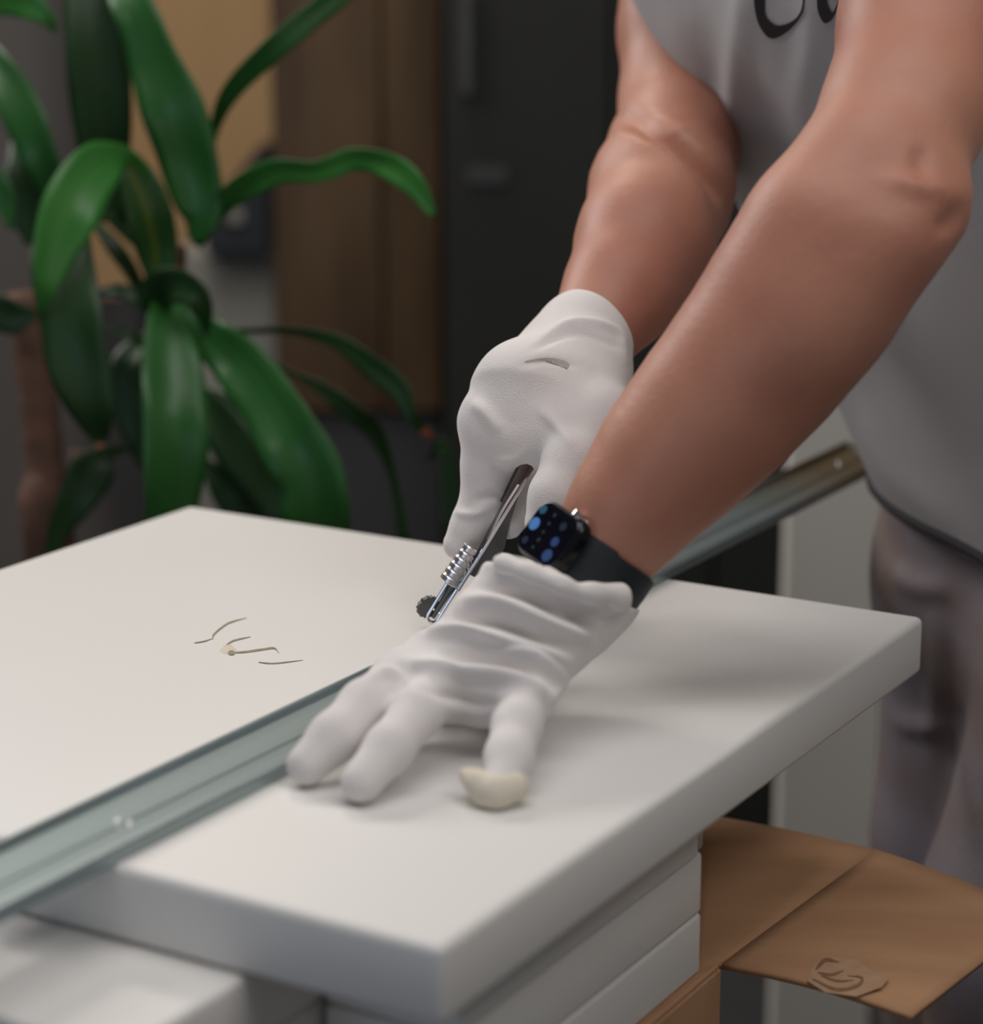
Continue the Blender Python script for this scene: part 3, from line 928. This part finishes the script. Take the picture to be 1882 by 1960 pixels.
# dark hem band of the shirt: the loop where the hem plane meets the shirt, as a strip
nh /= np.linalg.norm(nh)
e1 = np.cross(nh, SD); e1 /= np.linalg.norm(e1); e2 = np.cross(nh, e1)
loop = []
for k in range(64):
    w_ = 2 * math.pi * k / 64
    dr = Vector(e1 * math.cos(w_) + e2 * math.sin(w_))
    st = Vector(hemc + SD * 0.0 + CAMX * 0.04 - nh * 0.009)
    h_, n_, i_, d_ = bvh.ray_cast(st + dr * 0.6, -dr)
    if h_ is not None: loop.append(np.array(h_))
loop.append(loop[0])
v_, f_ = tube(loop, 0.0045, 8, False)
ob = link('hem_band', mesh_np('hem_band', v_, f_), M['hem'], None, True)
to_parent(ob, shirt)


# ---- gloves
def glove(lo, hi, build, ridges, h=0.0017):
    f = Field(lo, hi, h)
    build(f)
    V, Q = f.mesh(2)
    V = folds(V, Q, [(p_, h_ * 1.45, w_ * 0.88) for p_, h_, w_ in ridges])
    return lap(V, Q, 0.3), Q


def A(*t): return at(*t)


def left_build(f):
    wr = A(1085, 1120, 1.292)
    k = 0.012
    f.cone(A(1108, 1108, 1.295), A(1050, 1150, 1.287), 0.0385, 0.0385, k)
    f.cone(A(1050, 1150, 1.287), A(988, 1218, 1.268), 0.0380, 0.032, k)
    mc = [A(770, 1305, 1.250), A(848, 1318, 1.238), A(925, 1326, 1.232), A(1000, 1335, 1.225)]
    st = [A(948, 1205, 1.28), A(960, 1200, 1.27), A(1000, 1210, 1.262), A(1035, 1215, 1.262)]
    for p, q, r, r0 in zip(st, mc, (0.0155, 0.0150, 0.0140, 0.0145), (0.021, 0.026, 0.028, 0.028)):
        f.cone(p, q, r0, r, k)
    f.cone(mc[0], mc[1], 0.0135, 0.0135, k); f.cone(mc[1], mc[2], 0.0135, 0.013, k); f.cone(mc[2], mc[3], 0.013, 0.0135, k)
    f.cone(A(900, 1250, 1.29), A(1000, 1260, 1.28), 0.022, 0.022, k)
    k = 0.006
    f.chain([mc[0], A(700, 1352, 1.218), A(640, 1412, 1.195), onz(588, 1464, 0.9112)], [0.0152, 0.0138, 0.0128, 0.0108], k)
    f.chain([mc[1], A(800, 1362, 1.204), A(745, 1432, 1.178), onz(692, 1497, 0.9110)], [0.0150, 0.0130, 0.0120, 0.0106], k)
    f.chain([mc[2], A(924, 1342, 1.236), A(938, 1345, 1.256), A(958, 1338, 1.278)], [0.0130, 0.0118, 0.0110, 0.0100], k)
    f.chain([mc[3], A(990, 1385, 1.198), A(975, 1450, 1.178), onz(962, 1500, 0.9098)], [0.0140, 0.0125, 0.0120, 0.0098], k)
    f.chain([A(978, 1150, 1.31), A(893, 1222, 1.325), A(815, 1262, 1.318), A(765, 1288, 1.305)], [0.022, 0.0155, 0.0125, 0.0105], 0.010)
    f.cut(A(1072, 1119, 1.29), CAMX * 0.3 + CAMY * 0.954)


left_ridges = [([(925, 1085), (1000, 1100), (1090, 1140), (1190, 1165)], 0.006, 16), ([(880, 1150), (960, 1158), (1050, 1200), (1140, 1222)], 0.0055, 17),
               ([(808, 1212), (900, 1212), (1000, 1242), (1085, 1262)], 0.0055, 15), ([(775, 1266), (870, 1288), (980, 1300), (1055, 1335)], 0.005, 14),
               ([(950, 1252), (1020, 1268), (1066, 1302), (1062, 1340)], 0.005, 12), ([(700, 1296), (735, 1290), (770, 1296)], 0.0025, 10), ([(1080, 1160), (1130, 1200), (1150, 1235)], -0.003, 12), ([(900, 1122), (1000, 1135), (1120, 1195)], -0.004, 14), ([(850, 1185), (950, 1190), (1090, 1240)], -0.004, 14),
               ([(820, 1245), (930, 1265), (1040, 1295)], -0.0035, 12), ([(800, 1300), (900, 1345), (960, 1345)], -0.0025, 16)]
lw = A(975, 1250, 1.25)
Vl, Ql = glove(lw - np.array([0.16, 0.15, 0.09]), lw + np.array([0.14, 0.15, 0.13]), left_build, [(p_, h_ * 1.3, w_) for p_, h_, w_ in left_ridges])
gl = organic('glove', Vl, Ql, M['glove'], person)
tag(gl, 'wrinkled white knit glove on the hand pressing the rail')
# loose, rolled cuff and the empty folded tip of the little finger
lbvh = BVHTree.FromPolygons([Vector(p) for p in Vl], [tuple(map(int, q)) for q in Ql])
cf = []
for u, v in ((955, 1078), (985, 1088), (1020, 1100), (1060, 1116), (1100, 1132), (1140, 1142), (1175, 1148), (1198, 1160)):
    r = Vector(ray(u, v + 8))
    h_, n_, i_, d_ = lbvh.ray_cast(Vector((0, 0, CAM_H)), r.normalized())
    if h_ is not None: cf.append(np.array(h_) + np.array([0, 0, 0.003]))
cf = catmull(cf, 6)
rr = 0.0032 + 0.0009 * np.sin(np.arange(len(cf)) * 0.7)
fc = Field(cf.min(0) - 0.02, cf.max(0) + 0.02, 0.0016)
for i in range(len(cf) - 1): fc.cone(cf[i], cf[i + 1], rr[i], rr[i + 1], 0.004)
fc.cone(cf[len(cf) * 2 // 3] + UP * 0.002, cf[-4] + UP * 0.005, 0.003, 0.0055, 0.006)
Vc, Qc = fc.mesh(2)
organic('cuff', Vc, Qc, M['glove'], gl)
tp = [onz(985, 1506, 0.9095), onz(948, 1514, 0.9090), onz(914, 1498, 0.9110), onz(893, 1484, 0.9125)]
ft = Field(np.min(tp, 0) - 0.02, np.max(tp, 0) + 0.02, 0.0013)
ft.chain(tp, [0.0078, 0.0074, 0.0062, 0.0042], 0.004)
ft.cone(onz(958, 1522, 0.9065), onz(922, 1528, 0.9045), 0.0055, 0.0038, 0.006)
Vc, Qc = ft.mesh(2)
tag(organic('glove_tip', Vc, Qc, M['glove_tip'], gl), 'cream folded empty glove fingertip')


def right_build(f):
    k = 0.014
    f.cone(A(1118, 648, 1.503), A(1090, 712, 1.490), 0.0325, 0.036, k)
    f.cone(A(1090, 712, 1.490), A(1050, 775, 1.478), 0.036, 0.036, k)
    f.cone(A(1060, 735, 1.480), A(938, 808, 1.452), 0.030, 0.0175, k)
    f.cone(A(1075, 745, 1.475), A(990, 825, 1.452), 0.032, 0.018, k)
    f.cone(A(1110, 720, 1.475), A(1145, 800, 1.440), 0.030, 0.0205, k)
    f.cone(A(950, 812, 1.450), A(1140, 812, 1.436), 0.018, 0.022, 0.014)
    f.cone(A(1010, 755, 1.455), A(990, 838, 1.445), 0.036, 0.022, k)
    f.cone(A(1080, 770, 1.46), A(1072, 832, 1.435), 0.030, 0.022, k)
    f.cone(A(1040, 780, 1.48), A(1060, 850, 1.50), 0.030, 0.022, k)
    # index laid along the tool
    k = 0.007
    f.chain([A(938, 808, 1.452), A(942, 895, 1.458), A(937, 950, 1.462), A(906, 1003, 1.462), A(878, 1042, 1.462)], [0.0185, 0.0185, 0.0170, 0.0130, 0.0100], k)
    # thumb
    f.chain([A(1145, 800, 1.440), A(1095, 885, 1.412), A(1062, 950, 1.400), A(1040, 1000, 1.400)], [0.0205, 0.0175, 0.0150, 0.0115], k)
    # middle, ring and little finger folded beneath
    f.chain([A(990, 825, 1.470), A(1022, 905, 1.472), A(1000, 965, 1.462), A(975, 1005, 1.452)], [0.0150, 0.0130, 0.0115, 0.0090], k)
    f.chain([A(1045, 830, 1.500), A(1072, 915, 1.505), A(1045, 970, 1.485), A(1015, 985, 1.470)], [0.0150, 0.0130, 0.0115, 0.0095], k)
    f.chain([A(1095, 835, 1.515), A(1115, 905, 1.520), A(1090, 955, 1.505), A(1060, 965, 1.490)], [0.0140, 0.0115, 0.0105, 0.0090], k)


right_ridges = [([(1020, 668), (1100, 636), (1190, 668)], -0.0022, 8), ([(1000, 700), (1050, 690), (1110, 702)], -0.0018, 7), ([(900, 770), (930, 790), (960, 830)], 0.003, 16),
                ([(935, 880), (980, 880), (1010, 860)], 0.0016, 8), ([(905, 960), (940, 950), (975, 960)], -0.002, 9), ([(1030, 780), (1080, 830), (1100, 860)], 0.002, 12),
                ([(870, 980), (900, 985), (930, 975)], 0.002, 8), ([(1035, 645), (1100, 618), (1180, 636), (1200, 690)], 0.003, 9)]
rw = A(1020, 820, 1.46)
Vr, Qr = glove(rw - np.array([0.10, 0.14, 0.11]), rw + np.array([0.12, 0.14, 0.12]), right_build, right_ridges)
gr = organic('glove', Vr, Qr, M['glove'], person)
tag(gr, 'white knit glove on the hand gripping the chrome tool')
gbvh = BVHTree.FromPolygons([Vector(p) for p in Vr], [tuple(map(int, q)) for q in Qr])
rows = []
for u, v, hh in ((1005, 692, 2), (1025, 688, 3), (1045, 687, 4), (1058, 690, 9), (1075, 695, 12), (1088, 701, 10)):
    rr_ = []
    for t in (-0.5, 0.5):
        r = Vector(ray(u - t * hh * 0.4, v + t * hh)).normalized()
        h_, n_, i_, d_ = gbvh.ray_cast(Vector((0, 0, CAM_H)), r)
        if h_ is not None: rr_.append(np.array(h_) - np.array(r) * 0.0008)
    if len(rr_) == 2: rows.append(rr_)
if len(rows) > 1:
    V = [p for r in rows for p in r]
    Fc = [(2 * i, 2 * i + 1, 2 * i + 3, 2 * i + 2) for i in range(len(rows) - 1)]
    o = link('cuff_print', mesh_np('cuff_print', V, Fc), M['glove_mark'])
    to_parent(o, gr)
tag(person, 'person in a white T-shirt and white gloves leaning over the worktop with a tool', 'person')

# ------------------------------------------------------------------ wristwatch
eb = CAMX * -0.577 + CAMY * -0.817
ea = CAMX * (0.817 * 0.66) + CAMY * (-0.577 * 0.66) - CAMZ * 0.751
ea /= np.linalg.norm(ea); en = np.cross(ea, eb)
if en @ CAMZ > 0: en = -en
wc = at(1135, 1083, 1.297)
Rw = 0.0315
watch = empty('wristwatch', tuple(wc))
MW = Matrix((tuple(ea), tuple(eb), tuple(en))).transposed().to_4x4()
MW.translation = Vector(wc)


def on_watch(o):
    o.matrix_world = MW
    bpy.context.view_layer.update()
    mw = o.matrix_world.copy()
    o.parent = watch; o.matrix_parent_inverse = watch.matrix_world.inverted()
    return o


bpy.context.view_layer.update()


def rounded_plate(w, h, r, z0, z1, bev, seg=8):
    bm = bmesh.new(); pts = []
    for cx_, cy_, a0 in ((w / 2 - r, h / 2 - r, 0), (-w / 2 + r, h / 2 - r, 90), (-w / 2 + r, -h / 2 + r, 180), (w / 2 - r, -h / 2 + r, 270)):
        for k in range(seg + 1):
            a = math.radians(a0 + 90 * k / seg); pts.append((cx_ + r * math.cos(a), cy_ + r * math.sin(a)))
    n = len(pts); rings = []
    prof = [(0.0, z0)] if bev == 0 else []
    layers = [(-bev, z0), (0, z0 + bev * 0.6), (0, z1 - bev)] + [(-bev * (1 - math.cos(t)), z1 - bev + bev * math.sin(t)) for t in np.linspace(0.3, math.pi / 2, 5)]
    for off, z in layers:
        s1 = (w + 2 * off) / w; s2 = (h + 2 * off) / h
        rings.append([bm.verts.new((x * s1, y * s2, z)) for x, y in pts])
    for i in range(len(rings) - 1):
        for k in range(n):
            bm.faces.new((rings[i][k], rings[i][(k + 1) % n], rings[i + 1][(k + 1) % n], rings[i + 1][k]))
    bm.faces.new(rings[0][::-1]); bm.faces.new(rings[-1])
    return bm


ZC = Rw + 0.0015
o = on_watch(bm_obj('case', rounded_plate(0.040, 0.034, 0.009, ZC - 0.002, ZC + 0.0085, 0.0035), M['case'])); autosmooth(o, 40)
o = on_watch(bm_obj('screen', rounded_plate(0.0370, 0.0312, 0.0078, ZC + 0.0080, ZC + 0.0092, 0.0007), M['glass'])); autosmooth(o, 30)
scr = o
# lit icons on the display
pc = wc + en * (ZC + 0.0094)
for u, v, r, col, s in ((1023, 1002, 12, (0.10, 0.30, 0.75), 0.75), (1040, 975, 8.5, (0.03, 0.20, 0.33), 0.5), (1062, 1037, 9, (0.05, 0.13, 0.42), 0.42), (1047, 1063, 11.5, (0.06, 0.14, 0.45), 0.45),
                        (1005, 1033, 7, (0.02, 0.07, 0.14), 0.35), (1020, 1047, 3, (0.03, 0.14, 0.11), 0.4), (1031, 1033, 4, (0.05, 0.12, 0.07), 0.3), (1040, 1018, 3, (0.08, 0.12, 0.12), 0.3),
                        (1051, 1002, 3, (0.10, 0.13, 0.16), 0.3), (1062, 986, 4, (0.03, 0.10, 0.14), 0.3), (1078, 1008, 8, (0.015, 0.07, 0.10), 0.3)):
    rd = ray(u, v); oo = np.array([0, 0, CAM_H]); t = ((pc - oo) @ en) / (rd @ en)
    q = oo + rd * t - wc
    bm = bmesh.new()
    bmesh.ops.create_circle(bm, cap_ends=True, segments=20, radius=r * 1.27 / F_PX * 1.12)
    bmesh.ops.translate(bm, verts=bm.verts, vec=(q @ ea, q @ eb, ZC + 0.00935))
    on_watch(bm_obj('screen_icon', bm, emit('icon_glow', col, s * 0.72)))
# crown and side button on the elbow side
bm = bmesh.new(); bmesh.ops.create_cone(bm, cap_ends=True, segments=20, radius1=0.0033, radius2=0.0030, depth=0.003)
bmesh.ops.rotate(bm, verts=bm.verts, cent=(0, 0, 0), matrix=Matrix.Rotation(math.pi / 2, 3, 'X'))
bmesh.ops.translate(bm, verts=bm.verts, vec=(0.006, -0.0180, ZC + 0.0042))
o = on_watch(bm_obj('crown', bm, M['chrome'])); autosmooth(o, 40)
o = on_watch(bm_obj('side_button', box_bm((0.0105, -0.0178, ZC + 0.003), (0.017, -0.0165, ZC + 0.0058), 0.0005), M['chrome']))
# strap: a loop round the wrist
V = []; Fc = []; ns = 72
hwid = 0.0125
for k in range(ns):
    a = math.radians(68) - 2 * math.pi * k / (ns - 1) * (316 / 360) 
    c_, s_ = math.cos(a), math.sin(a)
    wv = hwid * (1.0 if k > 8 and k < ns - 9 else 1.12)
    for rad, y in ((Rw, -wv), (Rw + 0.0022, -wv + 0.001), (Rw + 0.0026, 0), (Rw + 0.0022, wv - 0.001), (Rw, wv)):
        V.append((rad * c_, y, rad * s_))
for k in range(ns - 1):
    for j in range(5):
        Fc.append((k * 5 + j, k * 5 + (j + 1) % 5, (k + 1) * 5 + (j + 1) % 5, (k + 1) * 5 + j))
Fc += [(0, 1, 2, 3, 4), tuple((ns - 1) * 5 + j for j in (4, 3, 2, 1, 0))]
me = mesh_np('strap', V, Fc); bm = bmesh.new(); bm.from_mesh(me)
o = on_watch(bm_obj('strap', bm, M['band'])); autosmooth(o, 40)
tag(watch, 'black smartwatch with lit blue icons on the bare wrist of the hand on the rail', 'watch')

# ------------------------------------------------------------------ chrome scoring tool
tip = onz(822, 1192, 0.9045)
end = at(1038, 846, 1.430)
axis = end - tip; TL = np.linalg.norm(axis); az = axis / TL
ayx = CAMX - az * (CAMX @ az); ayx /= np.linalg.norm(ayx)           # sideways in the picture
ayn = np.cross(az, ayx)                                             # towards / away from the lens
if ayn @ CAMZ > 0: ayn = -ayn
tool = empty('scoring_tool', tuple(tip))
bpy.context.view_layer.update()


def TPt(s, x=0.0, n_=0.0): return tip + az * s + ayx * x + ayn * n_


def tool_part(name, V, Fc, m, ang=35):
    me = mesh_np(name, V, Fc)
    bm = bmesh.new(); bm.from_mesh(me)
    o = bm_obj(name, bm, m); autosmooth(o, ang)
    return to_parent(o, tool)


# wire fork (a U of chrome rod) at the tip
U = catmull([TPt(0.034, -0.0036), TPt(0.012, -0.0035), TPt(0.003, -0.0032), TPt(0.0006, 0), TPt(0.003, 0.0032), TPt(0.012, 0.0035), TPt(0.034, 0.0036)], 6)
tool_part('fork', *tube(U, 0.00125, 10), M['chrome'])
tool_part('fork_plate', *tube([TPt(0.004), TPt(0.030)], [0.0016, 0.0026], 8), M['steel_dark'])
# knurled barrel
rs_, ss_ = [], []
for i in range(6):
    s0 = 0.029 + i * 0.0046
    for ds, r in ((0, 0.0060 - 0.0003 * i), (0.0007, 0.0067 - 0.0003 * i), (0.0036, 0.0067 - 0.0003 * i), (0.0043, 0.0060 - 0.0003 * i)):
        ss_.append(TPt(s0 + ds, -0.0030, 0.001)); rs_.append(r)
tool_part('barrel', *tube(ss_, rs_, 24), M['satin'], 25)
# long straight rod on the right of the barrel
tool_part('rod', *tube([TPt(0.028, 0.0040, 0.003), TPt(0.060, 0.0042, 0.003), TPt(0.105, 0.0030, 0.003), TPt(0.112, 0.0026, 0.002)], [0.0013, 0.0014, 0.0016, 0.0010], 12), M['chrome'])
# flat dark body under the rod
bm = bmesh.new()
sec = [(0.040, 0.004, 0.009), (0.052, 0.002, 0.0165), (0.066, 0.001, 0.0150), (0.082, 0.000, 0.0095), (0.098, -0.002, 0.0055)]
V = []
for s0, xa, xb in sec:
    V += [TPt(s0, xa, -0.004), TPt(s0, xb, -0.004), TPt(s0, xb, 0.0), TPt(s0, xa, 0.0015)]
Fc = [(4 * i + j, 4 * i + (j + 1) % 4, 4 * i + 4 + (j + 1) % 4, 4 * i + 4 + j) for i in range(len(sec) - 1) for j in range(4)] + [(0, 3, 2, 1), tuple(4 * (len(sec) - 1) + j for j in range(4))]
tool_part('blade_body', V, Fc, M['steel_dark'])
# tapering handle going up into the grip
tool_part('handle', *tube([TPt(0.090, 0.0), TPt(0.100, 0.0), TPt(TL - 0.012, -0.001), TPt(TL + 0.010, -0.003, -0.016)], [0.0030, 0.0042, 0.0058, 0.0050], 10), M['handle'])
tool_part('clip', *tube(catmull([TPt(0.066, 0.0025, 0.004), TPt(0.085, 0.0005, 0.0055), TPt(0.106, 0.0005, 0.0055)], 4), 0.0012, 8), M['chrome'])
# scoring wheel with teeth beside the fork
n = 28; V = []; Fc = []
wcn = TPt(0.0085, -0.0062); wx = ayx * 0.55 + ayn * 0.83; wx /= np.linalg.norm(wx); w1 = az; w2 = np.cross(wx, w1)
ctr = []
for side in (-1, 1):
    for k in range(n):
        a = 2 * math.pi * k / n; r = 0.0078 if k % 2 else 0.0070
        V.append(wcn + wx * 0.0013 * side + (w1 * math.cos(a) + w2 * math.sin(a)) * r)
Fc = [tuple(range(n - 1, -1, -1)), tuple(range(n, 2 * n))] + [(k, (k + 1) % n, n + (k + 1) % n, n + k) for k in range(n)]
tool_part('scoring_wheel', V, Fc, M['steel_dark'], 20)
tool_part('axle', *tube([wcn - wx * 0.002, TPt(0.0085, 0.004)], 0.0008, 8), M['chrome'])
tag(tool, 'slim chrome scoring tool held upright in the gloved fist, tip on the worktop', 'tool')
